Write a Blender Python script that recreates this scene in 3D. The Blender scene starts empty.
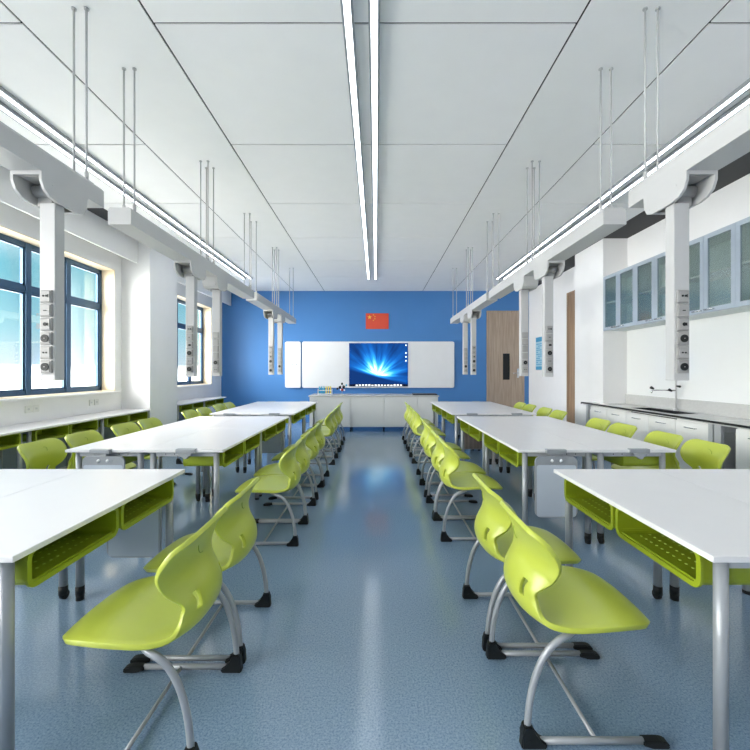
import bpy, bmesh, math, random
from mathutils import Vector, Matrix
PI = math.pi
random.seed(4)
sc = bpy.context.scene
COL = sc.collection
H = 3.56            # ceiling height
YB = 10.86          # back wall
YN = -5.6           # wall behind the camera

# ------------------------------------------------------------------ materials
def mat(name, col, rough=0.5, metal=0.0, spec=0.5, coat=0.0):
    m = bpy.data.materials.new(name); m.use_nodes = True
    b = m.node_tree.nodes['Principled BSDF']
    b.inputs['Base Color'].default_value = (*col, 1)
    b.inputs['Roughness'].default_value = rough
    b.inputs['Metallic'].default_value = metal
    b.inputs['Specular IOR Level'].default_value = spec
    b.inputs['Coat Weight'].default_value = coat
    b.inputs['Coat Roughness'].default_value = 0.15
    return m
def nodes(m): return m.node_tree.nodes, m.node_tree.links, m.node_tree.nodes['Principled BSDF']
def vary(m, col, amt=0.06, scale=6.0, bump=0.0, bscale=200.0):
    """faint procedural tone variation of the surface itself, plus a fine bump"""
    N, L, b = nodes(m)
    tc = N.new('ShaderNodeTexCoord')
    n = N.new('ShaderNodeTexNoise'); n.inputs['Scale'].default_value = scale; n.inputs['Detail'].default_value = 4
    L.new(tc.outputs['Object'], n.inputs['Vector'])
    r = N.new('ShaderNodeValToRGB')
    r.color_ramp.elements[0].position = 0.3; r.color_ramp.elements[1].position = 0.7
    r.color_ramp.elements[0].color = (*[c*(1-amt) for c in col], 1)
    r.color_ramp.elements[1].color = (*[min(1, c*(1+amt)) for c in col], 1)
    L.new(n.outputs['Fac'], r.inputs['Fac']); L.new(r.outputs['Color'], b.inputs['Base Color'])
    if bump:
        n2 = N.new('ShaderNodeTexNoise'); n2.inputs['Scale'].default_value = bscale
        L.new(tc.outputs['Object'], n2.inputs['Vector'])
        bp = N.new('ShaderNodeBump'); bp.inputs['Strength'].default_value = bump; bp.inputs['Distance'].default_value = 0.002
        L.new(n2.outputs['Fac'], bp.inputs['Height']); L.new(bp.outputs['Normal'], b.inputs['Normal'])
    return m
def pmat(name, col, rough=0.5, metal=0.0, spec=0.5, coat=0.0, amt=0.03, scale=5, bump=0.0, bscale=200):
    return vary(mat(name, col, rough, metal, spec, coat), col, amt, scale, bump, bscale)

M = {}
M['wall'] = pmat('white wall paint', (.82, .815, .82), .7, amt=.01, bump=.04)
M['ceil'] = pmat('ceiling panel', (.93, .925, .925), .65, amt=.01)
M['dark'] = pmat('dark recess', (.035, .036, .04), .7)
M['blue'] = pmat('blue wall paint', (.065, .22, .53), .38, amt=.02, scale=2, bump=.03)
M['top'] = pmat('white laminate', (.76, .75, .76), .32, amt=.01)
M['green'] = pmat('lime green plastic', (.465, .535, .068), .33, coat=.15, amt=.02, scale=3)
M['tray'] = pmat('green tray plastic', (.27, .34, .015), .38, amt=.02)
M['traydot'] = pmat('painted light through tray holes', (.52, .66, .16), .5)  # paler green paints the light coming through the tray holes
M['groove'] = pmat('green plastic groove', (.24, .36, .02), .5)
M['steel'] = pmat('silver painted steel', (.34, .36, .385), .36, metal=.25, amt=.02)
M['rail'] = pmat('pale grey steel rail', (.46, .475, .50), .4, metal=.15)
M['black'] = pmat('black plastic', (.010, .012, .013), .5, spec=.3)
M['beam'] = pmat('white powder coated metal', (.50, .50, .505), .42, amt=.01)
M['module'] = pmat('grey outlet plastic', (.33, .325, .32), .45)
M['frame'] = pmat('slate blue window metal', (.05, .11, .20), .3, metal=.3)
M['liner'] = pmat('warm birch reveal', (.84, .72, .54), .5, amt=.05, scale=9)
M['cab'] = pmat('white cabinet front', (.80, .80, .79), .35, amt=.01)
M['wtop'] = pmat('grey worktop', (.55, .55, .54), .14, amt=.04, scale=40)
M['upframe'] = pmat('blue grey aluminium', (.40, .46, .53), .38, metal=.15)
M['inner'] = pmat('cabinet inside', (.74, .80, .79), .6)
M['chrome'] = pmat('brushed steel', (.62, .63, .64), .22, metal=.9)
M['board'] = pmat('white writing board', (.80, .81, .83), .28, amt=.01)
M['boardgrey'] = pmat('pale grey board', (.50, .55, .62), .3, amt=.02)
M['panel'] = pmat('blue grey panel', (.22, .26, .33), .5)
M['red'] = pmat('flag red', (.72, .08, .04), .6)
M['yellow'] = pmat('star yellow', (.9, .62, .06), .6)
M['cyan'] = pmat('cyan liquid', (.03, .42, .62), .2)
M['yliq'] = pmat('yellow liquid', (.80, .65, .05), .2)
M['ballred'] = pmat('red ball', (.5, .03, .03), .3)
M['postblue'] = pmat('sign blue', (.05, .33, .58), .5)
M['postpale'] = pmat('sign pale blue', (.38, .62, .75), .5)
M['bench'] = pmat('pale grey bench front', (.68, .69, .69), .35, amt=.01)
M['gloss'] = pmat('glossy white splash panel', (.82, .83, .83), .10, amt=.005)
M['soff'] = pmat('soft white plastic', (.72, .72, .70), .5)

def wood(name, c1, c2, sc_=(26, 26, 1.1)):
    m = mat(name, c1, .45); N, L, b = nodes(m)
    tc = N.new('ShaderNodeTexCoord'); mp = N.new('ShaderNodeMapping'); mp.inputs['Scale'].default_value = sc_
    n = N.new('ShaderNodeTexNoise'); n.inputs['Scale'].default_value = 1.6; n.inputs['Detail'].default_value = 8; n.inputs['Distortion'].default_value = .4
    r = N.new('ShaderNodeValToRGB'); r.color_ramp.elements[0].position = .32; r.color_ramp.elements[1].position = .68
    r.color_ramp.elements[0].color = (*c2, 1); r.color_ramp.elements[1].color = (*c1, 1)
    L.new(tc.outputs['Object'], mp.inputs[0]); L.new(mp.outputs[0], n.inputs['Vector'])
    L.new(n.outputs['Fac'], r.inputs['Fac']); L.new(r.outputs['Color'], b.inputs['Base Color'])
    return m
M['wood'] = wood('ash door veneer', (.47, .37, .29), (.33, .25, .19))
M['woodjamb'] = wood('brown door jamb', (.40, .27, .17), (.25, .155, .09))
M['boardrefl'] = wood('board face with painted brown reflection', (.26, .21, .19), (.12, .095, .085), (60, 60, .4))  # brown streaks paint a reflection onto the board face

def floor_mat():
    m = mat('speckled blue vinyl floor', (.2, .3, .4), .16, spec=.62); N, L, b = nodes(m)
    tc = N.new('ShaderNodeTexCoord')
    n = N.new('ShaderNodeTexNoise'); n.inputs['Scale'].default_value = 120; n.inputs['Detail'].default_value = 3; n.inputs['Roughness'].default_value = .8
    L.new(tc.outputs['Object'], n.inputs['Vector'])
    r = N.new('ShaderNodeValToRGB')
    e = r.color_ramp.elements; e[0].position = .30; e[0].color = (.10, .165, .26, 1); e[1].position = .72; e[1].color = (.30, .405, .52, 1)
    x = e.new(.5); x.color = (.19, .28, .395, 1)
    L.new(n.outputs['Fac'], r.inputs['Fac']); L.new(r.outputs['Color'], b.inputs['Base Color'])
    n2 = N.new('ShaderNodeTexNoise'); n2.inputs['Scale'].default_value = 3.5; n2.inputs['Detail'].default_value = 2
    L.new(tc.outputs['Object'], n2.inputs['Vector'])
    mr = N.new('ShaderNodeMapRange'); mr.inputs['To Min'].default_value = .10; mr.inputs['To Max'].default_value = .17
    L.new(n2.outputs['Fac'], mr.inputs['Value']); L.new(mr.outputs[0], b.inputs['Roughness'])
    bp = N.new('ShaderNodeBump'); bp.inputs['Strength'].default_value = .10; bp.inputs['Distance'].default_value = .004
    L.new(n2.outputs['Fac'], bp.inputs['Height']); L.new(bp.outputs['Normal'], b.inputs['Normal'])
    return m
M['floor'] = floor_mat()

def glass(name, tint, refl=.10, rough=.02):
    m = bpy.data.materials.new(name); m.use_nodes = True; N, L = m.node_tree.nodes, m.node_tree.links
    N.clear(); o = N.new('ShaderNodeOutputMaterial'); mx = N.new('ShaderNodeMixShader')
    t = N.new('ShaderNodeBsdfTransparent'); t.inputs[0].default_value = (*tint, 1)
    g = N.new('ShaderNodeBsdfGlossy'); g.inputs['Roughness'].default_value = rough
    f = N.new('ShaderNodeLayerWeight'); f.inputs['Blend'].default_value = .25
    mu = N.new('ShaderNodeMath'); mu.operation = 'MULTIPLY_ADD'; mu.inputs[1].default_value = .35; mu.inputs[2].default_value = refl*.4
    L.new(f.outputs['Fresnel'], mu.inputs[0]); L.new(mu.outputs[0], mx.inputs[0])
    L.new(t.outputs[0], mx.inputs[1]); L.new(g.outputs[0], mx.inputs[2]); L.new(mx.outputs[0], o.inputs[0])
    return m
M['glass'] = glass('window glass', (.96, .99, .99))
M['cabglass'] = glass('frosted cabinet glass', (.84, .89, .875), .18, .12)

def emit(name, col, s):
    m = bpy.data.materials.new(name); m.use_nodes = True; N, L = m.node_tree.nodes, m.node_tree.links
    N.clear(); o = N.new('ShaderNodeOutputMaterial'); e = N.new('ShaderNodeEmission')
    e.inputs[0].default_value = (*col, 1); e.inputs[1].default_value = s; L.new(e.outputs[0], o.inputs[0])
    return m
M['lamp'] = emit('lamp diffuser', (.88, .94, 1.0), 4.0)
M['icon'] = emit('screen icon', (.9, .95, 1), .9)
M['bar'] = emit('screen task bar', (.008, .012, .03), .6)

def screen_mat():
    m = bpy.data.materials.new('screen picture of blue light rays'); m.use_nodes = True; N, L = m.node_tree.nodes, m.node_tree.links
    N.clear(); o = N.new('ShaderNodeOutputMaterial'); e = N.new('ShaderNodeEmission'); e.inputs[1].default_value = .95
    L.new(e.outputs[0], o.inputs[0])
    def mth(op, a, b=None, c=None, clamp=False):
        n = N.new('ShaderNodeMath'); n.operation = op; n.use_clamp = clamp
        for i, v in enumerate((a, b, c)):
            if v is None: continue
            if isinstance(v, (int, float)): n.inputs[i].default_value = v
            else: L.new(v, n.inputs[i])
        return n.outputs[0]
    tc = N.new('ShaderNodeTexCoord'); sp = N.new('ShaderNodeSeparateXYZ'); L.new(tc.outputs['Object'], sp.inputs[0])
    u, v = sp.outputs['X'], sp.outputs['Z']          # object space metres, origin at the centre of the rays
    r = mth('SQRT', mth('ADD', mth('MULTIPLY', u, u), mth('MULTIPLY', v, v)))
    a = mth('ARCTAN2', u, v)
    cb = N.new('ShaderNodeCombineXYZ'); L.new(mth('MULTIPLY', a, 2.6), cb.inputs[0]); L.new(mth('MULTIPLY', r, .5), cb.inputs[1])
    n = N.new('ShaderNodeTexNoise'); n.inputs['Scale'].default_value = 1.5; n.inputs['Detail'].default_value = 4
    L.new(cb.outputs[0], n.inputs['Vector'])
    ray = mth('MULTIPLY', mth('SUBTRACT', n.outputs['Fac'], .36), 3.2, clamp=True)
    fall = mth('POWER', 2.718, mth('MULTIPLY', r, -2.1))
    up = mth('MULTIPLY_ADD', mth('MULTIPLY_ADD', u, .25, v), 9.0, .35, clamp=True)
    core = mth('POWER', 2.718, mth('MULTIPLY', mth('MULTIPLY', r, r), -7.0))
    val = mth('MULTIPLY', mth('ADD', mth('MULTIPLY', mth('MULTIPLY', ray, fall), 1.05), mth('MULTIPLY', core, .62)), up)
    rp = N.new('ShaderNodeValToRGB'); E = rp.color_ramp.elements
    E[0].position = 0; E[0].color = (.004, .022, .10, 1); E[1].position = 1; E[1].color = (.82, .96, 1, 1)
    for p, c in ((.18, (.006, .075, .30)), (.42, (.02, .26, .66)), (.68, (.20, .62, .90))):
        x = E.new(p); x.color = (*c, 1)
    L.new(val, rp.inputs['Fac']); L.new(rp.outputs['Color'], e.inputs[0])
    return m
M['screen'] = screen_mat()

# ------------------------------------------------------------------ mesh helpers
class MB:
    """collects shapes into one bmesh"""
    def __init__(s): s.bm = bmesh.new(); s.mi = 0
    def _mark(s, faces):
        for f in faces: f.material_index = s.mi
    def box(s, x0, x1, y0, y1, z0, z1, bev=0.0, seg=2):
        r = bmesh.ops.create_cube(s.bm, size=1.0)
        vs = r['verts']
        for v in vs:
            v.co = Vector(((x0+x1)/2+v.co.x*(x1-x0), (y0+y1)/2+v.co.y*(y1-y0), (z0+z1)/2+v.co.z*(z1-z0)))
        fs = set(f for v in vs for f in v.link_faces); s._mark(fs)
        if bev:
            es = list(set(e for v in vs for e in v.link_edges))
            q = bmesh.ops.bevel(s.bm, geom=es, offset=bev, segments=seg, profile=.5, affect='EDGES', clamp_overlap=True)
            s._mark(q['faces'])
        return s
    def tube(s, pts, r, n=12, cap=True):
        pts = [Vector(p) for p in pts]; rings = []
        rr = r if isinstance(r, (list, tuple)) else [r]*len(pts)
        up = None
        for i, p in enumerate(pts):
            if i == 0: t = pts[1]-p
            elif i == len(pts)-1: t = p-pts[i-1]
            else: t = (pts[i+1]-p).normalized()+(p-pts[i-1]).normalized()
            t.normalize()
            if up is None:
                up = t.orthogonal().normalized()
            up = (up-t*up.dot(t)).normalized()
            w = t.cross(up)
            rings.append([s.bm.verts.new(p+(up*math.cos(2*PI*k/n)+w*math.sin(2*PI*k/n))*rr[i]) for k in range(n)])
        fs = []
        for a, b in zip(rings, rings[1:]):
            for k in range(n):
                fs.append(s.bm.faces.new((a[k], a[(k+1) % n], b[(k+1) % n], b[k])))
        for f in fs: f.smooth = True
        if cap:
            fs.append(s.bm.faces.new(list(reversed(rings[0])))); fs.append(s.bm.faces.new(rings[-1]))
        s._mark(fs); return s
    def cyl(s, c, r, h, axis='z', n=20):
        c = Vector(c); d = {'x': Vector((h/2, 0, 0)), 'y': Vector((0, h/2, 0)), 'z': Vector((0, 0, h/2))}[axis]
        return s.tube([c-d, c+d], r, n)
    def ball(s, c, r, n=12):
        q = bmesh.ops.create_uvsphere(s.bm, u_segments=n, v_segments=n//2+2, radius=r)
        for v in q['verts']: v.co += Vector(c)
        fs = set(f for v in q['verts'] for f in v.link_faces)
        for f in fs: f.smooth = True
        s._mark(fs); return s
    def prism(s, poly, axis, a, b):
        """extrude a 2-D polygon: axis 'x': poly is (y,z); 'y': (x,z); 'z': (x,y)"""
        def P(p, t): return {'x': (t, p[0], p[1]), 'y': (p[0], t, p[1]), 'z': (p[0], p[1], t)}[axis]
        A = [s.bm.verts.new(P(p, a)) for p in poly]; B = [s.bm.verts.new(P(p, b)) for p in poly]
        fs = [s.bm.faces.new(A), s.bm.faces.new(list(reversed(B)))]
        for i in range(len(poly)):
            j = (i+1) % len(poly); fs.append(s.bm.faces.new((A[j], A[i], B[i], B[j])))
        s._mark(fs); return s
    def build(s, name, mats, parent=None, smooth=False):
        bmesh.ops.recalc_face_normals(s.bm, faces=s.bm.faces)
        me = bpy.data.meshes.new(name)
        if smooth:
            for f in s.bm.faces: f.smooth = True
        s.bm.to_mesh(me); s.bm.free()
        for m in (mats if isinstance(mats, (list, tuple)) else [mats]): me.materials.append(M[m] if isinstance(m, str) else m)
        o = bpy.data.objects.new(name, me); COL.objects.link(o); o.parent = parent
        return o
def rrect(w, h, r, n=5, cx=0, cz=0):
    pts = []
    for (sx, sz, a0) in ((1, 1, 0), (-1, 1, 90), (-1, -1, 180), (1, -1, 270)):
        for k in range(n+1):
            a = math.radians(a0+90*k/n)
            pts.append((cx+sx*(w/2-r)+r*math.cos(a), cz+sz*(h/2-r)+r*math.sin(a)))
    return pts

def empty(name, loc=(0, 0, 0), rz=0):
    o = bpy.data.objects.new(name, None); COL.objects.link(o); o.location = loc; o.rotation_euler = (0, 0, rz)
    o.empty_display_size = .1; return o
def tag(o, label, cat, group=None):
    o['label'] = label; o['category'] = cat
    if group: o['group'] = group
    return o
def struct(o): o['kind'] = 'structure'; return o
def kids(o): return [c for c in bpy.data.objects if c.parent is o]
def copy_tree(o, parent=None):
    c = o.copy(); COL.objects.link(c); c.parent = parent
    for k in list(o.children): copy_tree(k, c)
    return c

# ------------------------------------------------------------------ room shell
XL, XR = -4.2, 4.15
b = MB(); b.box(-4.7, 4.6, YN, YB+.2, -.1, 0); struct(b.build('floor', 'floor'))

# ceiling of panels with real gaps, a dark void above
JX = [-2.23, -1.406, 1.27, 2.10]
EX = (-3.66, 3.66)
JY = [2.525+1.345*k for k in range(-6, 7)]
g = .0075
b = MB()
for x0, x1 in ((EX[0], JX[0]), (JX[1], JX[2]), (JX[3], EX[1])):
    ys = [YN]+[y for y in JY if YN < y < YB]+[YB]
    for y0, y1 in zip(ys, ys[1:]):
        b.box(x0+(g if x0 != EX[0] else 0), x1-(g if x1 != EX[1] else 0), y0+(g if y0 != YN else 0), y1-(g if y1 != YB else 0), H, H+.008)
for x0, x1 in ((JX[0], JX[1]), (JX[2], JX[3])):
    b.box(x0+g, x1-g, YN, YB, H, H+.008)
struct(b.build('ceiling', 'ceil'))
b = MB(); b.box(XL-.5, XR+.45, YN, YB+.2, H+.035, H+.12); struct(b.build('trim_1', 'dark'))
# dark ventilation slots along both edges of the ceiling
b = MB(); b.box(EX[0]-.27, EX[0], YN, YB, H+.005, H+.03); struct(b.build('trim_2', 'dark'))
b = MB(); b.box(EX[1], XR, YN, YB, H+.005, H+.03); struct(b.build('trim_3', 'dark'))
b = MB(); b.box(XL-.3, -3.93, YN, YB, H, H+.03); struct(b.build('trim_4', 'ceil'))

b = MB(); b.box(-4.7, 4.6, YB, YB+.2, 0, H+.1); struct(b.build('wall_back', 'blue'))

b = MB(); b.box(XR, XR+.25, YN, YB, 0, H+.1); struct(b.build('wall_right', 'wall'))
WIN = [(3.10, 6.43), (7.90, 10.20), (-1.7, 1.7), (-4.9, -2.5)]  # last two windows are out of view, added for more daylight
Z0, Z1 = 1.054, 3.0
XO = XL-.3
b = MB()
b.box(XO, XL, YN, YB, 0, Z0); b.box(XO, XL, YN, YB, Z1, H+.1)
edges = [YN]+[e for w in sorted(WIN) for e in w]+[YB]
for i in range(0, len(edges), 2): b.box(XO, XL, edges[i], edges[i+1], Z0, Z1)
struct(b.build('wall_left', 'wall'))
b = MB(); b.box(XL, -3.73, 6.6, 7.5, 0, H+.02); struct(b.build('wall_pillar_left', 'wall'))
b = MB(); b.box(3.75, XR, 6.6, 7.54, 0, H+.02); struct(b.build('wall_pillar_right', 'wall'))
b = MB(); b.box(-4.7, 4.6, YN-.2, YN, 0, H+.1); struct(b.build('wall_front', 'wall'))
# blind fascia above the windows
b = MB(); b.box(-3.96, -3.93, YN, 6.6, 3.155, H); b.box(-3.96, -3.93, 7.5, YB, 3.155, H)
struct(b.build('trim_5', 'wall'))
# window reveals, frames, glass, ledges
for i, (y0, y1) in enumerate(WIN):
    t = .012
    b = MB()
    b.box(-4.44, XL+.004, y1-t, y1, Z0, Z1); b.box(-4.44, XL+.004, y0, y0+t, Z0, Z1)
    b.box(-4.44, XL+.004, y0, y1, Z1-t, Z1); b.box(-4.44, XL+.004, y0, y1, Z0, Z0+t)
    struct(b.build('trim_%d' % (10+i), 'liner'))
    b = MB(); b.box(XL-.02, XL+.07, y0-.03, y1+.06, Z0-.03, Z0+.002, bev=.006)
    struct(b.build('trim_%d' % (20+i), 'wall'))
    b = MB(); xf0, xf1 = -4.46, -4.40
    b.box(xf0, xf1, y0+t, y1-t, Z0+t, Z0+t+.055); b.box(xf0, xf1, y0+t, y1-t, Z1-t-.055, Z1-t)
    b.box(xf0, xf1, y0+t, y0+t+.05, Z0+t, Z1-t); b.box(xf0, xf1, y1-t-.05, y1-t, Z0+t, Z1-t)
    zt = 2.40
    b.box(xf0, xf1, y0+t, y1-t, zt-.04, zt+.04)
    ms = []
    y = y1-.05-.66
    while y > y0+.3: ms.append(y); y -= .66
    for y in ms: b.box(xf0, xf1+.01, y-.04, y+.04, Z0+t, Z1-t, bev=.004)
    yy = [y0+t+.05]+[q for m_ in reversed(ms) for q in (m_-.04, m_+.04)]+[y1-t-.05]
    for k in range(0, len(yy), 2):                      # slim casement rebate round every pane
        for za, zb in ((Z0+t+.055, zt-.04), (zt+.04, Z1-t-.055)):
            a, c, w = yy[k], yy[k+1], .022
            b.box(xf0+.01, xf1-.015, a, a+w, za, zb); b.box(xf0+.01, xf1-.015, c-w, c, za, zb)
            b.box(xf0+.01, xf1-.015, a, c, za, za+w); b.box(xf0+.01, xf1-.015, a, c, zb-w, zb)
    f = struct(b.build('window_%d' % (i+1), 'frame'))
    b = MB(); b.box(-4.437, -4.431, y0+.03, y1-.03, Z0+.03, Z1-.03); b.build('pane', 'glass', f)

# doors
def door(n, w, h, M_face, loc, rz, vision):
    o = empty('door_%d' % n, loc, rz); o['kind'] = 'structure'
    t = .055
    b = MB(); b.box(-w/2, -w/2+t, -.03, .01, 0, h); b.box(w/2-t, w/2, -.03, .01, 0, h); b.box(-w/2+t, w/2-t, -.03, .01, h-t, h)
    b.build('door_frame', 'woodjamb' if n == 2 else 'wood', o)
    b = MB(); b.box(-w/2+t+.004, w/2-t-.004, -.018, .01, 0.005, h-t-.004); b.build('door_leaf', M_face, o)
    if vision:
        b = MB(); b.box(-.07, .11, -.024, -.018, 1.15, 1.86); b.build('vision_panel', 'black', o)
    b = MB(); b.box(w/2-.20, w/2-.15, -.028, -.018, 1.20, 1.45); b.tube([(w/2-.175, -.03, 1.33), (w/2-.175, -.07, 1.33), (w/2-.21, -.075, 1.33), (w/2-.34, -.075, 1.33)], .011)
    b.build('door_handle', 'chrome', o)
    return o
door(1, 1.02, 3.02, 'wood', (3.51, YB, 0), 0, True)
door(2, 1.0, 3.06, 'woodjamb', (XR, 8.15, 0), -PI/2, False)

# socket plates on the window wall
for k, y in enumerate((4.88, 5.95)):
    o = empty('wall_socket', (XL, y, .91))
    tag(o, ['double white wall socket plate under the window, above the bench end nearer the camera',
            'double white wall socket plate under the window, nearer the left pillar'][k], 'socket', 'white sockets under the window')
    b = MB()
    for q in (-.055, .055):
        b.prism(rrect(.088, .088, .008, 3, q, 0), 'x', 0, .010)
    b.build('plate', 'soff', o)
    b = MB()
    for q in (-.055, .055):
        b.box(.010, .012, q-.012, q-.004, -.01, .012); b.box(.010, .012, q+.004, q+.012, -.01, .012)
    b.build('socket_slot', 'rail', o)

# ------------------------------------------------------------------ ceiling lamps
LX = [(-.173, 'left one of the twin light strips above the aisle'), (-.011, 'right one of the twin light strips above the aisle'),
      (-2.92, 'inner one of the twin light strips on the window side'), (-3.08, 'outer one of the twin light strips, nearest the windows'),
      (2.83, 'inner one of the twin light strips on the wall cabinet side'), (2.99, 'outer one of the twin light strips, nearest the wall cabinets')]
for x, lab in LX:
    o = empty('strip_light', (x, 0, H))
    tag(o, 'slim lit ceiling strip, '+lab, 'ceiling light', 'linear ceiling lights')
    b = MB(); y0, y1 = YN+.6, 9.36
    b.box(-.036, -.021, y0, y1, -.03, 0); b.box(.021, .036, y0, y1, -.03, 0); b.box(-.021, .021, y0, y1, -.01, 0)
    b.box(-.034, .034, y0-.01, y0, -.03, 0); b.box(-.034, .034, y1, y1+.01, -.03, 0)
    b.build('housing', 'steel', o)
    b = MB(); b.box(-.0205, .0205, y0, y1, -.027, -.011); b.build('diffuser', 'lamp', o)

# ------------------------------------------------------------------ hanging service beams and towers
BZ0, BZ1 = 2.39, 2.508
BW = .161
def beam(side, y0, y1, rods, lab):
    xa = -1.709 if side < 0 else 1.586-0
    xc = xa+(-BW/2 if side < 0 else BW/2)
    o = empty('service_beam', (xc, y0, BZ0))
    tag(o, lab, 'service beam', 'suspended service beams')
    L_ = y1-y0; h = BZ1-BZ0
    b = MB()
    b.prism([(-BW/2, 0), (BW/2, 0), (BW/2, h-.015), (BW/2-.015, h), (-BW/2+.015, h), (-BW/2, h-.015)], 'y', .0, L_)
    b.build('beam_casing', 'beam', o)
    b = MB(); b.box(-BW/2+.03, BW/2-.03, .05, L_-.05, h, h+.014); b.build('top_channel', 'rail', o)
    for y in rods:
        for q in (-.038, .038):
            x = q
            b = MB(); b.cyl((x, y-y0, (h+.014+H-BZ0)/2), .0062, H-BZ0-h-.014, n=10)
            b.cyl((x, y-y0, h+.035), .011, .05, n=10); b.cyl((x, y-y0, H-BZ0-.004), .014, .008, n=14)
            b.build('suspension_rod', 'beam', o)
    return o
for s, w in ((-1, 'left'), (1, 'right')):
    wall = 'window side' if s < 0 else 'wall cabinet side'
    beam(s, -.45, 2.513, (.6, 2.42), 'white suspended service beam on the %s, nearest the camera' % wall)
    beam(s, 2.79, 5.62, (2.90, 4.17, 4.31, 5.55), 'white suspended service beam on the %s, the middle one of its line' % wall)
    beam(s, 5.75, 8.55, (5.85, 7.06, 7.20, 8.46), 'white suspended service beam on the %s, farthest toward the blue wall' % wall)

def make_tower(full, sd):
    """local origin at the column's front face centre, z=0 at the beam underside"""
    o = empty('service_tower')
    ya, yb = (-.112, .218) if full else (-.135, .178)
    hd = .122
    def prof(y0, y1, flip):
        P = [(0, 0), (0, -.045), (.018, -.085), (.055, -.112), (.10, -hd), (.26, -hd), (.30, -.108), (.322, -.07), (.33, 0)]
        n = (y1-y0)/.33
        P = [(y0+p[0]*n, p[1]) if not flip else (y1-p[0]*n, p[1]) for p in P]
        return P
    P = prof(ya, yb, not full); t = .014; w = .0805
    b = MB()
    b.prism(P, 'x', -w, -w+t); b.prism(P, 'x', w-t, w)
    # curved skin between the two cheeks along the far half, and the front rim along the top
    q = P[5:] if True else P
    sk = q+[(p[0]*.985+(.0 if not full else -.004), p[1]+.010) for p in reversed(q)]
    b.prism(sk, 'x', -w+t, w-t)
    yf = ya if full else yb-.014
    b.box(-w+t, w-t, yf, yf+.014, -.018, 0)
    if not full:
        b.box(-w+t, w-t, ya, ya+.012, -.10, 0)
    for k in ((ya+.07, -.045), (yb-.05, -.09)):
        for sx in (-1, 1): b.cyl((sx*(w+.001), k[0], k[1]), .004, .004, 'x', 10)
    b.build('hood', 'beam', o)
    b = MB(); b.box(-.05, .05, ya+.02, yb-.03, -.02, -.002); b.cyl((0, .01, -.055), .032, .10, 'x', 20); b.box(-.038, .038, .004, .062, -.135, -.02)
    b.build('hinge', 'module', o)
    cw = .042; cc = -sd*.018; zb = 1.314-BZ0
    b = MB(); b.box(cc-cw, cc+cw, 0, .067, zb, -.118, bev=.004); b.build('column', 'beam', o)
    zc = [1.36+q_-BZ0 for q_ in (.406, .331, .256, .18, .104, .028)]
    for k, z in enumerate(zc):
        b = MB(); b.box(cc-.031, cc+.031, -.012, 0, z-.0345, z+.0345, bev=.003); b.box(cc-.025, cc+.025, -.016, -.011, z-.029, z+.029, bev=.002)
        mo = b.build('outlet_module', 'module', o)
        kind = ['usb', 'slot', 'plug', 'round', 'pin', 'round'][k] if full else ['none', 'none', 'none', 'none', 'round', 'pin'][k]
        b = MB()
        if kind == 'usb':
            b.cyl((cc-.008, -.017, z+.002), .0055, .004, 'y', 10); b.cyl((cc+.008, -.017, z+.002), .0055, .004, 'y', 10); b.box(cc+.014, cc+.018, -.018, -.016, z-.006, z+.010)
        elif kind == 'slot': b.box(cc-.008, cc+.008, -.018, -.016, z-.004, z+.001)
        elif kind == 'plug':
            b.cyl((cc+.001, -.017, z), .010, .004, 'y', 12); b.box(cc+.011, cc+.016, -.018, -.016, z-.008, z+.008)
        elif kind == 'round':
            b.cyl((cc, -.018, z), .0205, .006, 'y', 24)
        elif kind == 'pin':
            b.cyl((cc-.008, -.017, z), .0042, .003, 'y', 10); b.cyl((cc+.008, -.017, z), .0042, .003, 'y', 10)
        else: b.bm.free(); b = None
        if b:
            s_ = b.build('socket', 'black', mo)
            if kind == 'round':
                b = MB(); b.cyl((cc, -.0215, z), .0028, .002, 'y', 10)
                b2 = b.build('socket_pin', 'module', o); b2.parent = mo
    return o
TW = {(f, q): make_tower(f, q) for f in (True, False) for q in (-1, 1)}
used = {k: False for k in TW}
TY = [(2.156, True), (3.81, True), (4.43, False), (6.74, True), (7.36, False)]
ordn = ['nearest the camera', 'second from the camera', 'third from the camera', 'fourth from the camera', 'farthest from the camera']
for s in (-1, 1):
    for k, (y, full) in enumerate(TY):
        src = TW[(full, s)]
        o = src if not used[(full, s)] else copy_tree(src)
        used[(full, s)] = True
        o.location = (-1.7895 if s < 0 else 1.6665, y, BZ0)
        tag(o, 'white drop column, %s outlets, under the %s beam, %s' % ('six' if full else 'mostly blank', 'window side' if s < 0 else 'cabinet side', ordn[k]),
            'power column', 'drop-down power columns')

# ------------------------------------------------------------------ chair
def spline(pts, n):
    """Catmull-Rom through rows of numbers"""
    out = []
    for i in range(len(pts)-1):
        p0 = pts[max(i-1, 0)]; p1 = pts[i]; p2 = pts[i+1]; p3 = pts[min(i+2, len(pts)-1)]
        for k in range(n):
            t = k/n
            out.append([.5*((2*b_)+(-a+c)*t+(2*a-5*b_+4*c-d)*t*t+(-a+3*b_-3*c+d)*t**3) for a, b_, c, d in zip(p0, p1, p2, p3)])
    out.append(list(pts[-1])); return out
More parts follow.
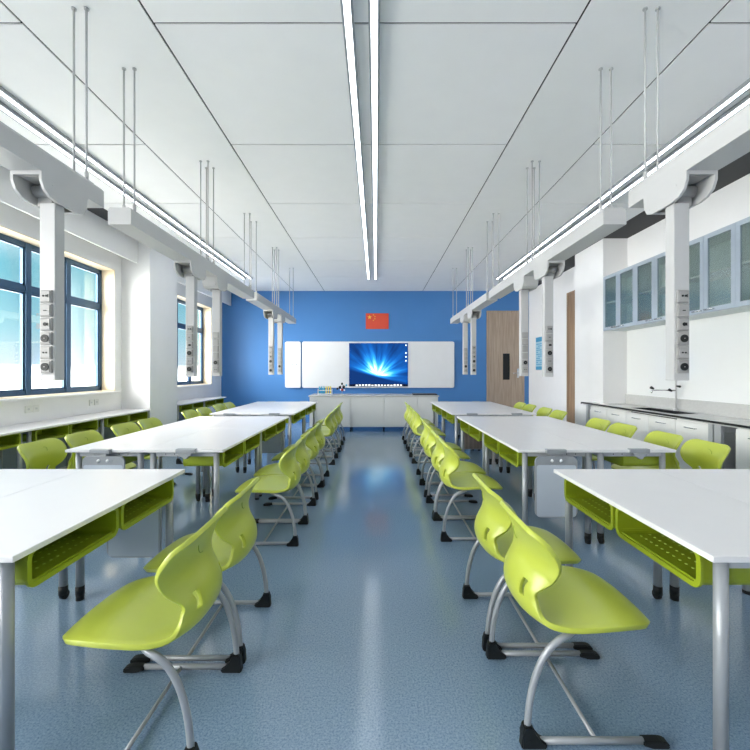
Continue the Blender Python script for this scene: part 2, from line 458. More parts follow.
# x, z, half width, edge curl, centre of curl exponent
ST = [  # x, z, half width, edge curl
    (0.040, 0.764, 0.150, 0.000),
    (0.050, 0.753, 0.188, 0.004),
    (0.066, 0.722, 0.212, 0.024),
    (0.080, 0.682, 0.219, 0.042),
    (0.084, 0.642, 0.211, 0.064),
    (0.074, 0.604, 0.190, 0.068),
    (0.054, 0.565, 0.172, 0.056),
    (0.038, 0.525, 0.160, 0.042),
    (0.032, 0.485, 0.164, 0.050),
    (0.042, 0.444, 0.182, 0.044),
    (.068, .412, .206, .038),
    (.118, .400, .226, .030),
    (.190, .403, .238, .022),
    (.270, .418, .240, .010),
    (.350, .428, .232, .000),
    (.425, .430, .214, -.008),
    (.485, .420, .188, -.010),
    (.520, .400, .145, -.006)]
def make_chair():
    o = empty('school_chair')
    rows = spline(ST, 3); NU = 14
    bm = bmesh.new(); grid = []
    for i, (x, z, hw, c) in enumerate(rows):
        a = rows[max(i-1, 0)]; d = rows[min(i+1, len(rows)-1)]
        t = Vector((d[0]-a[0], 0, d[1]-a[1])).normalized()
        nrm = Vector((-t.z, 0, t.x))           # points to the sitter
        if nrm.x*1 + nrm.z < 0: nrm = -nrm
        row = []
        for j in range(NU+1):
            u = j/NU*2-1
            row.append(bm.verts.new(Vector((x, u*hw, z))+nrm*(c*abs(u)**2.4)))
        grid.append(row)
    hole = []
    for i in range(len(grid)-1):
        for j in range(NU):
            f = bm.faces.new((grid[i][j], grid[i][j+1], grid[i+1][j+1], grid[i+1][j])); f.smooth = True
            zc_ = f.calc_center_median().z
            if i < 30 and .488 < zc_ < .542 and j in (2, 11): hole.append(f)
    bmesh.ops.delete(bm, geom=hole, context='FACES')
    bmesh.ops.recalc_face_normals(bm, faces=bm.faces)
    # thicken with rounded rim
    me = bpy.data.meshes.new('seat_shell'); bm.to_mesh(me); bm.free(); me.materials.append(M['green'])
    sh = bpy.data.objects.new('seat_shell', me); COL.objects.link(sh); sh.parent = o
    md = sh.modifiers.new('t', 'SOLIDIFY'); md.thickness = .020; md.offset = 0
    md = sh.modifiers.new('b', 'BEVEL'); md.width = .006; md.segments = 2; md.limit_method = 'ANGLE'; md.angle_limit = math.radians(50)
    dg = bpy.context.evaluated_depsgraph_get(); ev = sh.evaluated_get(dg)
    me2 = bpy.data.meshes.new_from_object(ev); sh.modifiers.clear(); sh.data = me2
    for p in me2.polygons: p.use_smooth = True
    # half-round grip outline on the front and on the back of the rest
    b = MB()
    for off in (.0105, -.0105):
        pts = []
        for k in range(15):
            a = math.radians(-100+200*k/14)
            pts.append((.0800+off*1.15, .025+.032*math.cos(a)*(1), .685+.030*math.sin(a)))
        b.tube(pts, .0016, 6)
    b.build('grip_outline', 'groove', sh)
    # tray-like hump line where the seat meets the rest
    for s in (-1, 1):
        y = s*.225
        arc = [(.30, s*.13, .398), (.235, s*.15, .400), (.205, s*.19, .400), (.170, s*.215, .394), (.135, y, .385), (.098, y, .350), (.068, y, .300), (.046, y, .240), (.030, y, .170), (.022, y, .100), (.018, y, .045)]
        arc = [tuple(p) for p in spline(arc, 3)]
        b = MB(); b.tube(arc, .0125, 12); b.tube([(.035, y, .020), (.44, y, .020)], .0115, 12)
        fr = b.build('side_frame', 'steel', o)
        # heel cap: upright sleeve running into a foot
        b = MB(); b.prism([(-.006, 0), (.085, 0), (.088, .018), (.070, .030), (.052, .037), (.041, .052), (.037, .082), (.004, .082), (-.002, .05)], 'y', y-.018, y+.018)
        bmesh.ops.bevel(b.bm, geom=list(b.bm.edges), offset=.005, segments=2, affect='EDGES')
        b.cyl((.028, y-.0195*1, .03), .006, .002, 'y', 10)
        b.build('heel_cap', 'black', fr, smooth=False)
        b = MB(); b.prism([(.435, .029), (.50, .029), (.522, .023), (.532, .010), (.525, 0), (.478, 0), (.470, .008), (.435, .010)], 'y', y-.017, y+.017)
        bmesh.ops.bevel(b.bm, geom=list(b.bm.edges), offset=.004, segments=2, affect='EDGES')
        b.build('toe_cap', 'black', fr)
    b = MB(); b.tube([(.27, -.225, .020), (.27, .225, .020)], .008, 10); b.build('crossbar', 'steel', o)
    b = MB(); b.tube([(.30, -.13, .398), (.30, .13, .398)], .0125, 10); b.build('seat_support', 'steel', o)
    return o
CH = make_chair(); chair_used = False
def place_chair(x, y, rz, label, group):
    global chair_used
    o = CH if not chair_used else copy_tree(CH)
    chair_used = True
    o.location = (x, y, 0); o.rotation_euler = (0, 0, rz); tag(o, label, 'chair', group)
YC = [1.68, 2.185, 3.44, 3.93, 4.58, 5.07, 6.17, 6.66, 7.31, 7.80]
N10 = ['nearest the camera', 'second from the camera', 'third from the camera', 'fourth from the camera', 'fifth from the camera', 'sixth from the camera',
       'seventh from the camera', 'third from the blue wall', 'second from the blue wall', 'nearest the blue wall']
for s, side in ((-1, 'left'), (1, 'right')):
    for k, y in enumerate(YC):
        yy = y-.085 if s < 0 else y
        x = .53 if s > 0 else -.61
        place_chair(x+random.uniform(-.008, .008), yy, 0 if s > 0 else PI, 'lime green plastic chair, aisle row on the %s, %s' % (side, N10[k]), 'green chairs lining the aisle on the %s' % side)
N8 = ['nearest the camera', 'second from the camera', 'third from the camera', 'fourth from the camera', 'fourth from the blue wall', 'third from the blue wall', 'second from the blue wall', 'nearest the blue wall']
for s, side in ((-1, 'window'), (1, 'lab counter')):
    for k, y in enumerate(YC[2:]):
        yy = y-(.06 if s > 0 else .02)
        x = 2.88 if s > 0 else -2.95
        place_chair(x, yy, PI if s > 0 else 0, 'lime green plastic chair, %s side row, %s' % (side, N8[k]), 'green chairs in the %s row' % side)

# ------------------------------------------------------------------ desks
DL, DD = 1.195, .62
def make_tray(parent, y, xf=.028, depth=.33, w=.475, z0=.592, z1=.727):
    h = z1-z0; r = .034
    cz = (z0+z1)/2
    out = rrect(w, h, r, 4, y, cz); inn = rrect(w-.024, h-.024, r-.010, 4, y, cz)
    bm = MB()
    def ring(poly, x): return [bm.bm.verts.new((x, p[0], p[1])) for p in poly]
    rim = rrect(w+.014, h+.010, r+.005, 4, y, cz-.002)
    A = ring(rim, xf+.010); B = ring(rim, xf); Bi = ring(inn, xf); C = ring(inn, xf+depth-.012); D = ring(out, xf+depth); E = ring(out, xf+.010)
    n = len(A)
    for P, Q in ((E, A), (A, B), (B, Bi), (Bi, C), (D, E)):
        for k in range(n): bm.bm.faces.new((P[k], P[(k+1) % n], Q[(k+1) % n], Q[k]))
    bm.bm.faces.new(C); bm.bm.faces.new(list(reversed(D)))
    bm.box(xf+depth-.030, xf+depth-.012, y-.006, y+.006, z0+.012, z1-.012)
    bm.box(xf+.012, xf+.020, y-w/2+.02, y+w/2-.02, z0+.011, z0+.017)
    bm.mi = 1
    for i in range(12):
        for j in range(4):
            px, py = xf+.08+j*.05, y-w/2+.06+i*(w-.12)/11+(.016 if j % 2 else 0)
            if py < y+w/2-.03: bm.cyl((px, py, z0+.0125), .0055, .002, 'z', 6)
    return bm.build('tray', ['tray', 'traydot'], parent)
def bracket(parent, y, s):
    """clamp over the end edge of the top, s = +1 far end, -1 near end"""
    e = s*DL/2; xc = .29
    b = MB(); b.box(xc-.078, xc+.078, y+e-.03, y+e+.012, .724, .757, bev=.005)
    b.prism([(xc-.05, .724), (xc+.055, .724), (xc+.045, .702), (xc+.02, .694), (xc+.005, .680), (xc-.015, .682), (xc-.022, .698), (xc-.045, .704)], 'y', min(y+e-.012*s, y+e+.018*s), max(y+e-.012*s, y+e+.018*s))
    return b.build('edge_bracket', 'steel', parent)
def make_desk(depth=DD, L=DL, flip=1, legx=.57):
    o = empty('desk')
    b = MB(); b.box(0, depth, -L/2+.001, L/2-.001, .728, .75, bev=.003); b.build('tabletop', 'top', o)
    b = MB(); zr0, zr1 = .690, .727; li = L/2-.055
    for q in (-1, 1):
        b.box(.06, legx, q*li-.012, q*li+.012, zr0, zr1)
        for k in (.10, .16, .44, .50):
            pass
    b.box(legx-.012, legx+.012, -li, li, zr0, zr1)
    b.build('frame_rail', 'rail', o)
    b = MB()
    for q in (-1, 1):
        for k in (.40, .47): b.cyl((k, q*(li+.012), .708), .004, .002, 'y', 10)
    b.build('rail_screw', 'black', o)
    for q in (-1, 1):
        b = MB(); b.cyl((.072, q*li, (.01+.728)/2), .0215, .718, n=20); l = b.build('leg', 'steel', o)
        b = MB(); b.cyl((.072, q*li, .010), .0225, .020, n=20); b.build('foot', 'black', l)
        yb_ = q*(L/2-(.045 if q*flip < 0 else .125))
        b = MB(); b.cyl((legx, yb_, (.075+.728)/2), .0225, .653, n=20); l = b.build('leg', 'steel', o)
        b = MB(); b.cyl((legx, yb_, .058), .0245, .052, n=20)
        if q > 0: b.cyl((legx, yb_+.008, .026), .026, .024, 'x', 18)
        else: b.cyl((legx, yb_, .017), .022, .034, n=18)
        b.build('caster' if q > 0 else 'foot', 'black', l)
    w = L/2-.11
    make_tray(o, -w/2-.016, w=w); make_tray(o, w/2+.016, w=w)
    return o
DKS = {0: make_desk(), PI: make_desk(flip=-1)}; desk_used = {0: False, PI: False}
GR = {'left': (-1.20-2*DD, -1.20), 'right': (1.115, 1.115+2*DD)}
CL = [(1.322, 1, 'first cluster'), (3.135, 2, 'middle cluster'), (5.86, 2, 'farthest cluster')]
desks = []
for side in ('left', 'right'):
    xa, xb = GR[side]
    for y0, n, cn in CL:
        for k in range(n):
            yc = y0+DL*(k+.5)
            # the bracket sits on the outer end of each pair
            br = [-1] if k == 0 else [1]
            for x, rz, pos in ((xa, 0, None), (xb, PI, None)):
                aisle = (x == xb) if side == 'left' else (x == xa)
                pos = 'aisle side' if aisle else ('window side' if side == 'left' else 'counter side')
                which = '' if n == 1 else (', near half' if k == 0 else ', far half')
                desks.append((x, yc, rz, 'white desk, green trays, %s of the %s on the %s%s' % (pos, cn, side, which), br[0], 'white desks %s of the aisle' % side))
# links first so that the first desk keeps its parts clean for copying
objs = []
for d in desks:
    x, y, rz, lab, br, grp = d
    if not desk_used[rz]: o = DKS[rz]; desk_used[rz] = True
    else: o = copy_tree(DKS[rz])
    o.location = (x, y, 0); o.rotation_euler = (0, 0, rz); tag(o, lab, 'desk', grp); objs.append((o, rz, br))
for o, rz, br in objs: bracket(o, 0, br if rz == 0 else -br)

# small writing boards hung from the desk ends
def make_hboard(face):
    o = empty('hanging_board')
    w, z0, z1 = .325, .235, .708
    b = MB(); b.prism(rrect(w, z1-z0, .045, 5, 0, (z0+z1)/2), 'y', -.008, .008); b.build('board_rim', 'steel', o)
    b = MB(); b.prism(rrect(w-.022, z1-z0-.075, .016, 4, 0, (z0+z1)/2-.030), 'y', -.0095, .0095); b.build('writing_face', face, o)
    b = MB(); b.prism(rrect(.15, .026, .012, 4, 0, z1-.034), 'y', -.0105, .0105); s_ = b.build('handle_slot', 'steel', o)
    for q in (-.035, .035):
        b = MB(); b.ball((q, -.010, z1-.034), .012); b.build('magnet_knob', 'board', o)
    return o
hb = [(-2.11, 3.10, 'small board with handle slot, near end of the middle cluster on the left'),
      (1.395, 3.10, 'small board with handle slot, near end of the middle cluster on the right'),
      (-1.47, 2.432, 'small pale board hanging behind the first cluster on the left, seen below the trays'),
      (-1.47, 5.56, 'small pale board hanging at the far end of the middle cluster on the left')]
HB = make_hboard('boardgrey')
for k, (x, y, lab) in enumerate(hb):
    o = HB if k == 0 else copy_tree(HB)
    o.location = (x, y, 0); tag(o, lab, 'board', 'small boards hung on the desk ends')
o = make_hboard('boardrefl'); o.location = (1.395, 5.825, 0)
tag(o, 'small hanging board with painted-in brown reflection, near end of the farthest cluster on the right', 'board', 'small boards hung on the desk ends')
# black tipped hook at the first cluster's far end
b = MB(); b.tube([(-1.40, 2.49, .715), (-1.39, 2.54, .718), (-1.375, 2.58, .714)], .009, 8); hk = empty('bag_hook', (0, 0, 0))
q = b.build('hook_arm', 'rail', hk); b = MB(); b.tube([(-1.377, 2.575, .714), (-1.36, 2.60, .712), (-1.335, 2.615, .706)], [.012, .013, .009], 8); b.build('hook_tip', 'black', hk)
tag(hk, 'small black-tipped hook sticking out behind the first cluster on the left', 'hook')

# benches under the windows
BL = 1.158
def make_wbench():
    o = make_desk(depth=.50, L=BL, legx=.45); o.name = 'window_desk'
    b = MB(); b.box(.462, .475, -BL/2+.06, BL/2-.06, .10, .68); b.build('shade_panel', 'panel', o)  # added sheet, coloured like the shaded wall under the window desks
    return o
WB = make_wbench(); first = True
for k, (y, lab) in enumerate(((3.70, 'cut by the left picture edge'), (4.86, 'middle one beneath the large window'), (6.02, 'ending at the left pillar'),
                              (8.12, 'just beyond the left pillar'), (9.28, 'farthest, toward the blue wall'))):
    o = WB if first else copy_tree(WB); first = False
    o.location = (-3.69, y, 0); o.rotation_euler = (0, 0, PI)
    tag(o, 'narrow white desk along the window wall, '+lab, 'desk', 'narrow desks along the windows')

# ------------------------------------------------------------------ right wall: lab counter, wall cabinets
def make_base_unit(dp=.50, zt=.80):
    o = empty('base_cabinet'); w = .478
    b = MB(); b.box(.02, dp, -w/2, w/2, .08, zt); b.box(.05, dp, -w/2, w/2, 0, .08); b.build('cabinet_body', 'cab', o)
    b = MB(); b.box(0, .018, -w/2+.002, w/2-.002, .085, .785, bev=.002); d = b.build('door', 'cab', o)
    b = MB(); b.tube([(0, -.08, .715), (-.022, -.075, .715), (-.024, -.06, .715), (-.024, .06, .715), (-.022, .075, .715), (0, .08, .715)], .0055, 8); b.build('handle', 'chrome', d)
    return o
BU = make_base_unit(); UF = make_base_unit(.115); US = make_base_unit(.50, .60)
lab5 = ['at the far end by the pillar', 'second from the far end', 'below the sink, third from the far end', 'below the tap, fourth from the far end', 'fifth from the far end, before the open gap', 'at the right edge, past the open gap']
for k, y in enumerate((6.53, 6.05, 5.57, 5.09, 4.61, 3.80)):
    o = {0: UF, 2: US, 4: BU}.get(k) or copy_tree(US if k == 3 else BU)
    o.location = (3.63, y, 0); tag(o, 'white base cabinet with bar handle, '+lab5[k], 'cabinet', 'white base cabinets')
for y0, y1, lab in ((6.84, 6.90, 'slim grey steel end leg panel of the counter beside the pillar'), (4.305, 4.362, 'slim grey steel leg panel before the gap in the counter'), (4.20, 4.285, 'wide grey steel leg panel after the joint in the counter')):
    b = MB(); b.box(3.62, 3.66, y0, y1, 0, .80, bev=.004); b.box(3.66, 4.12, y0+.01, y1-.01, .72, .80); b.box(4.06, 4.12, y0, y1, 0, .72)
    if y0 > 6.6: b.bm.free(); b = MB(); b.box(3.62, 3.66, y0, y1, 0, .80, bev=.004); b.box(3.66, 3.74, y0+.01, y1-.01, .72, .80)
    o = b.build('counter_leg', 'rail'); tag(o, lab, 'counter leg', 'grey counter legs')
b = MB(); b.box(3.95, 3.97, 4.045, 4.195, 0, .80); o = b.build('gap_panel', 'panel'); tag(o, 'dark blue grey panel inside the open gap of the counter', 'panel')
SX0, SX1, SY0, SY1 = 3.70, 3.99, 4.95, 5.80
o = empty('worktop', (0, 0, 0)); tag(o, 'grey worktop with dark edge and sink cut-out, from the pillar to the joint', 'worktop')
b = MB()
b.box(3.585, SX0, 4.30, 6.98, .805, .84); b.box(SX1, XR-.001, 4.30, 6.599, .805, .84); b.box(SX0, SX1, 4.30, SY0, .805, .84); b.box(SX0, SX1, SY1, 6.599, .805, .84)
b.box(SX0, 3.748, 6.599, 6.98, .805, .84)
b.build('worktop_slab', 'wtop', o)
b = MB(); b.box(3.576, 3.585, 4.295, 6.985, .817, .840); b.box(3.576, 3.748, 6.98, 6.986, .803, .838); b.build('edge_strip', 'black', o)
b = MB(); b.box(4.11, XR-.001, 4.30, 6.599, .84, .995, bev=.003); b.build('splashback', 'wtop', o)
o = empty('worktop', (0, 0, 0)); tag(o, 'grey worktop with dark edge, section past the joint at the right edge', 'worktop')
b = MB(); b.box(3.585, XR-.001, 3.2, 4.29, .805, .84); b.build('worktop_slab', 'wtop', o)
b = MB(); b.box(3.576, 3.585, 3.2, 4.29, .817, .840); b.build('edge_strip', 'black', o)
b = MB(); b.box(4.11, XR-.001, 3.2, 4.29, .84, .995, bev=.003); b.build('splashback', 'wtop', o)
b = MB(); t = .01
b.box(SX0+.001, SX1-.001, SY0+.001, SY1-.001, .62, .63); b.box(SX0+.001, SX0+t, SY0+.001, SY1-.001, .63, .842); b.box(SX1-t, SX1-.001, SY0+.001, SY1-.001, .63, .842)
b.box(SX0+t, SX1-t, SY0+.001, SY0+t, .63, .842); b.box(SX0+t, SX1-t, SY1-t, SY1-.001, .63, .842)
o = empty('sink'); tag(o, 'black rectangular sink set into the grey worktop', 'sink'); b.build('basin', 'black', o)
b = MB(); b.cyl(((SX0+SX1)/2, 5.35, .633), .035, .008, 'z', 18); b.build('drain', 'chrome', o)
# laboratory tap
o = empty('laboratory_tap', (4.05, 5.40, .84)); tag(o, 'tall pale laboratory tap with black knobs standing behind the sink', 'tap')
b = MB(); b.cyl((0, 0, .012), .03, .024); b.cyl((0, 0, .2), .012, .40, n=14); b.ball((0, 0, .40), .014); b.build('post', 'beam', o)
b = MB(); b.tube([(0, 0, .27), (-.24, .02, .275), (-.30, .03, .27), (-.31, .03, .235)], .009, 10); b.build('spout', 'chrome', o)
for p, l in (((-.30, .03, .305), .035), ((-.075, 0, .275), .04)):
    b = MB(); b.tube([(p[0]+.02, p[1], p[2]-.012), (p[0]-.02, p[1], p[2]+.006)], [.012, .02], 12); b.build('knob', 'black', o)
b = MB(); b.tube([(.0, -.01, .33), (.0, -.07, .325)], [.01, .016], 12); b.build('knob', 'black', o)
# little hook on the wall
o = empty('wall_hook', (XR-.003, 5.66, 1.46)); tag(o, 'tiny grey hook on the white wall above the sink', 'hook')
b = MB(); b.box(-.004, .0, -.008, .008, -.05, .05); b.tube([(-.004, 0, -.03), (-.03, 0, -.03), (-.034, 0, -.01)], .004, 8); b.build('hook_body', 'module', o)
# glossy panel and cabinets above
b = MB(); b.box(XR-.012, XR, 3.0, 6.599, .995, 2.035); struct(b.build('trim_30', 'gloss'))
CWD = .81
def make_wall_cab():
    o = empty('wall_cabinet'); z0, z1 = 2.035, 2.92; dpt = .40; w = CWD/2-.001; t = .016
    b = MB()
    b.box(.02, dpt-.003, -w, -w+t, z0, z1); b.box(.02, dpt-.003, w-t, w, z0, z1); b.box(.02, dpt-.003, -w+t, w-t, z0, z0+t); b.box(.02, dpt-.003, -w+t, w-t, z1-t, z1)
    b.box(dpt-.02, dpt-.003, -w+t, w-t, z0+t, z1-t)
    b.build('cabinet_body', 'inner', o)
    b = MB(); b.box(.03, dpt-.02, -w+t, w-t, z0+.44, z0+.458); b.build('shelf', 'cab', o)
    for s in (-1, 1):
        ya, yb = (-w, -.002) if s < 0 else (.002, w)
        f = .052
        b = MB(); b.box(0, .019, ya, ya+f, z0, z1); b.box(0, .019, yb-f, yb, z0, z1); b.box(0, .019, ya+f, yb-f, z0, z0+f); b.box(0, .019, ya+f, yb-f, z1-f, z1)
        d = b.build('door', 'upframe', o)
        b = MB(); b.box(.008, .013, ya+f-.004, yb-f+.004, z0+f-.004, z1-f+.004); b.build('glass_pane', 'cabglass', d)
        yh = s*.085
        b = MB(); b.tube([(0, yh-.055, z0+.03), (-.024, yh-.05, z0+.03), (-.024, yh+.05, z0+.03), (0, yh+.055, z0+.03)], .008, 8); b.build('handle', 'chrome', d)
    return o
WC = make_wall_cab()
for k, lab in enumerate(('farthest one, against the pillar', 'second from the pillar', 'third from the pillar, beyond the near drop column')):
    o = WC if k == 0 else copy_tree(WC)
    o.location = (3.747, 6.6-CWD*(k+.5), 0); tag(o, 'grey wall cabinet with glass doors, '+lab, 'cabinet', 'glass fronted wall cabinets')
o = copy_tree(WC); o.location = (3.747, 6.6-CWD*3.5, 0); tag(o, 'grey wall cabinet with glass doors, cut by the right picture edge', 'cabinet', 'glass fronted wall cabinets')

# notice on the right wall
o = empty('wall_notice', (XR, 10.17, 0)); tag(o, 'narrow blue and white notice on the right wall near the blue wall', 'notice')
b = MB(); b.box(-.008, 0, -.2, .2, 1.41, 2.25); b.build('notice_sheet', 'postpale', o)
b = MB(); b.box(-.010, -.008, -.19, .19, 2.13, 2.24); b.box(-.010, -.008, -.19, .19, 1.42, 1.50); b.build('heading_band', 'postblue', o)
b = MB()
for k in range(11):
    for c in range(3):
        if (k*3+c) % 5 != 4: b.box(-.010, -.008, -.17+c*.118, -.17+c*.118+.09, 1.54+k*.052, 1.562+k*.052)
b.build('text_row', 'postblue', o)

# ------------------------------------------------------------------ back wall: boards, screen, flag
px = lambda x: (x-376)/400*YB
pz = lambda y: 1.36-(y-372)/400*YB
o = empty('side_whiteboard', (px(293.3), YB, pz(364.7))); tag(o, 'narrow rounded white panel with three dots, left of the wide board', 'whiteboard')
w, h = (300.8-285.3)/400*YB, (387.7-341.7)/400*YB
b = MB(); b.prism(rrect(w, h, .05, 5), 'y', -.07, -.002); b.build('panel_body', 'board', o)
b = MB()
for q in (-.1, 0, .1): b.cyl((q, -.071, 0), .012, .003, 'y', 12)
b.build('dot', 'panel', o)
o = empty('interactive_whiteboard', (px(378.2), YB, pz(364.7))); tag(o, 'wide rounded whiteboard on the blue wall with a bright screen in the middle', 'whiteboard')
w = (454.0-302.8)/400*YB; xs0, xs1 = px(349.3)-px(378.2), px(407.7)-px(378.2); zs0, zs1 = pz(386.3)-pz(364.7), pz(343.3)-pz(364.7)
b = MB(); b.prism(rrect(w, h, .05, 5), 'y', -.07, 0); b.build('board_frame', 'board', o)
b = MB(); b.box(-w/2+.04, xs0-.03, -.074, -.07, -h/2+.04, h/2-.04); b.build('writing_panel', 'board', o)
b = MB(); b.box(xs1+.03, w/2-.04, -.074, -.07, -h/2+.04, h/2-.04); b.build('writing_panel', 'board', o)
cx = xs0+.48*(xs1-xs0); cz = zs0+.24*(zs1-zs0)
b = MB(); b.box(xs0-cx, xs1-cx, -.082, -.070, zs0-cz, zs1-cz); s_ = b.build('display', 'screen', o); s_.location = (cx, 0, cz)
b = MB(); b.prism([(xs0-cx, zs0-cz), (xs1-cx, zs0-cz), (xs1-cx, zs0-cz+.05), (xs1-cx-.14, zs0-cz+.065), (xs0-cx+.14, zs0-cz+.065), (xs0-cx, zs0-cz+.05)], 'y', -.0835, -.082); b.build('task_bar', 'bar', s_)
b = MB()
x = xs0-cx+.18
while x < xs1-cx-.2:
    hh = random.uniform(.028, .045); b.box(x, x+.050, -.0855, -.0845, zs0-cz+.012, zs0-cz+.012+hh); x += .085
for k in range(5):
    if k != 1: b.box(xs1-cx-.07, xs1-cx-.035, -.0855, -.082, zs1-cz-.075-k*.105, zs1-cz-.04-k*.105)
b.build('screen_icons', 'icon', s_)

fx0, fx1, fz0, fz1 = px(365.8), px(388.6), pz(329), pz(313.4)
o = empty('wall_flag', ((fx0+fx1)/2, YB, (fz0+fz1)/2)); tag(o, 'red flag with one large and four small yellow stars high on the blue wall', 'flag')
fw, fh = fx1-fx0, fz1-fz0
b = MB(); b.box(-fw/2, fw/2, -.012, 0, -fh/2, fh/2); b.build('flag_field', 'red', o)
def star(cx_, cz_, r, rot):
    return [(cx_+(r if k % 2 == 0 else r*.382)*math.cos(rot+k*PI/5), cz_+(r if k % 2 == 0 else r*.382)*math.sin(rot+k*PI/5)) for k in range(10)]
u = fw/30
for (gx, gz, r, rot) in ((5, 5, 3, PI/2), (10, 8, 1, math.atan2(-3, -5)), (12, 6, 1, math.atan2(-1, -7)), (12, 3, 1, math.atan2(2, -7)), (10, 1, 1, math.atan2(4, -5))):
    b = MB(); b.prism(star(-fw/2+gx*u, (gz if r == 1 else 5)*fh/20 if False else fh/2-(10-gz)*fh/20, r*u, rot), 'y', -.014, -.012); b.build('star', 'yellow', o)

# ------------------------------------------------------------------ demonstration bench in front of the blue wall
BX0, BX1, BY0, BY1 = -1.53, 1.43, 9.07, 9.85
o = empty('demonstration_bench', ((BX0+BX1)/2, (BY0+BY1)/2, 0)); tag(o, 'long pale grey demonstration bench on small black castors before the blue wall', 'bench')
hx, hy = (BX1-BX0)/2, (BY1-BY0)/2
b = MB(); b.box(-hx, hx, -hy-.01, hy, .795, .83, bev=.003); b.build('bench_top', 'wtop', o)
b = MB(); b.box(-hx+.02, hx-.02, -hy+.02, hy, .11, .795); b.build('bench_body', 'bench', o)
xs = [(q-376)/400*BY0-(BX0+BX1)/2 for q in (311, 316.5, 350.5, 384, 417.5, 436)]
for a, c in zip(xs, xs[1:]):
    b = MB(); b.box(a+.008, c-.008, -hy, -hy+.02, .12, .785, bev=.002); b.build('front_panel', 'bench', o)
for q in (-hx+.1, xs[2], xs[3], hx-.1):
    for r_ in (-hy+.06, hy-.08):
        b = MB(); b.cyl((q, r_, .09), .018, .05, n=12); b.cyl((q, r_, .035), .035, .03, 'x', 16); b.build('caster', 'black', o)
TZ = .83
o = empty('test_tube_rack', (-1.20, 9.42, TZ)); tag(o, 'small rack of cyan and yellow test tubes on the demonstration bench', 'test tube rack')
b = MB()
for z in (.01, .09): b.box(-.17, .17, -.035, .035, z, z+.012)
b.box(-.17, -.158, -.035, .035, 0, .13); b.box(.158, .17, -.035, .035, 0, .13); b.build('rack', 'cab', o)
for k in range(6):
    q = -.13+k*.052
    tt = empty('test_tube', (-1.20+q, 9.42, TZ+.022)); tag(tt, ['cyan', 'cyan', 'cyan', 'yellow', 'yellow', 'yellow'][k]+' test tube in the rack, '+['leftmost', 'second from the left', 'third from the left', 'third from the right', 'second from the right', 'rightmost'][k], 'test tube', 'test tubes in the rack')
    b = MB(); b.cyl((0, 0, .085), .014, .17, n=12); b.build('tube_glass', 'cyan' if k < 3 else 'yliq', tt)
o = empty('molecule_model', (-.80, 9.42, TZ)); o.scale = (.78, .78, .85); tag(o, 'small ball and stick molecule model on the demonstration bench', 'molecule model')
b = MB(); b.cyl((0, 0, .008), .05, .016); b.cyl((0, 0, .06), .008, .10, n=10); b.build('stand', 'module', o)
pts = [((0, 0, .13), .038, 'ballred'), ((-.06, -.01, .20), .042, 'black'), ((.05, 0, .21), .045, 'black'), ((-.14, 0, .16), .032, 'black'), ((0, 0, .30), .032, 'black'), ((.13, 0, .26), .026, 'cyan'), ((-.04, -.01, .13), .025, 'board'), ((.07, -.01, .12), .025, 'board')]
for p, r, m_ in pts:
    b = MB(); b.ball(p, r); b.build('atom_ball', m_, o)
b = MB()
for a, c in ((0, 1), (0, 2), (1, 3), (2, 4), (1, 4), (2, 5), (0, 6), (0, 7)): b.tube([pts[a][0], pts[c][0]], .007, 8)
b.build('bond_stick', 'module', o)
b = MB(); b.box(.86, 1.42, 9.25, 9.6, TZ, TZ+.022, bev=.004); o = b.build('flat_case', 'black'); tag(o, 'flat black case lying on the right end of the demonstration bench', 'case')

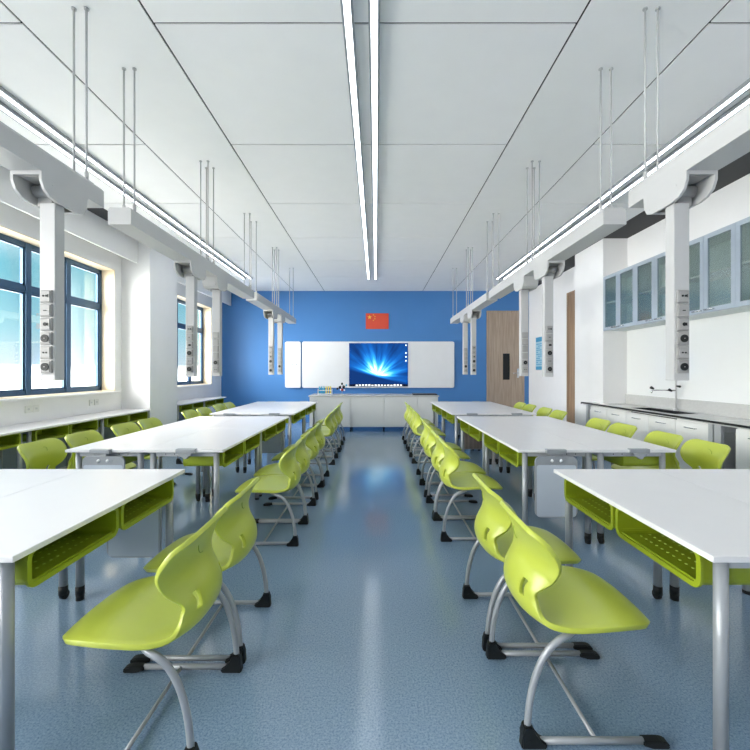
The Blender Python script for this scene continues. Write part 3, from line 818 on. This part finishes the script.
# ------------------------------------------------------------------ light
w = bpy.data.worlds.new('World'); sc.world = w; w.use_nodes = True
N, L = w.node_tree.nodes, w.node_tree.links; bg = N['Background']
tc = N.new('ShaderNodeTexCoord'); sp = N.new('ShaderNodeSeparateXYZ'); L.new(tc.outputs['Generated'], sp.inputs[0])
rp = N.new('ShaderNodeValToRGB'); L.new(sp.outputs['Z'], rp.inputs['Fac']); E = rp.color_ramp.elements
E[0].position = 0; E[0].color = (4.0, 3.9, 3.7, 1); E[1].position = 1; E[1].color = (.95, .97, 1, 1)
for p, c in ((.015, (.50, .57, .59)), (.08, (.29, .48, .52)), (.20, (.105, .34, .42)), (.34, (.9, .93, 1.0))):
    x = E.new(p); x.color = (*c, 1)
L.new(rp.outputs['Color'], bg.inputs[0]); bg.inputs[1].default_value = .9
sun = bpy.data.lights.new('Sun', 'SUN'); sun.energy = 12.5; sun.angle = math.radians(70); sun.color = (1, .93, .88)
so = bpy.data.objects.new('Sun', sun); COL.objects.link(so)
so.rotation_euler = Vector((1, .45, -.34)).to_track_quat('-Z', 'Y').to_euler(); so.location = (-12, -2, 8)
for i, (y0, y1) in enumerate(WIN):
    a = bpy.data.lights.new('window portal', 'AREA'); a.shape = 'RECTANGLE'; a.size = y1-y0; a.size_y = Z1-Z0; a.cycles.is_portal = True
    ao = bpy.data.objects.new('window portal', a); COL.objects.link(ao); ao.location = (-4.48, (y0+y1)/2, (Z0+Z1)/2)
    ao.rotation_euler = Matrix(((0, 0, -1), (1, 0, 0), (0, -1, 0))).to_euler() if False else Vector((1, 0, 0)).to_track_quat('-Z', 'Z').to_euler()

# ------------------------------------------------------------------ camera
cam = bpy.data.cameras.new('Camera'); cam.sensor_width = 36; cam.lens = 400/750*36; cam.shift_x = -1/750; cam.shift_y = -3/750
cam.clip_start = .05
co = bpy.data.objects.new('Camera', cam); COL.objects.link(co); co.location = (0, 0, 1.36); co.rotation_euler = (PI/2, 0, 0)
sc.camera = co
sc.view_settings.view_transform = 'Standard'; sc.view_settings.look = 'None'; sc.view_settings.gamma = 1; sc.view_settings.use_curve_mapping = False
sc.view_settings.exposure = 1.22
sc.cycles.max_bounces = 10; sc.cycles.diffuse_bounces = 6; sc.cycles.glossy_bounces = 4; sc.cycles.transparent_max_bounces = 12
sc.cycles.use_denoising = True
sc.cycles.sample_clamp_indirect = 8
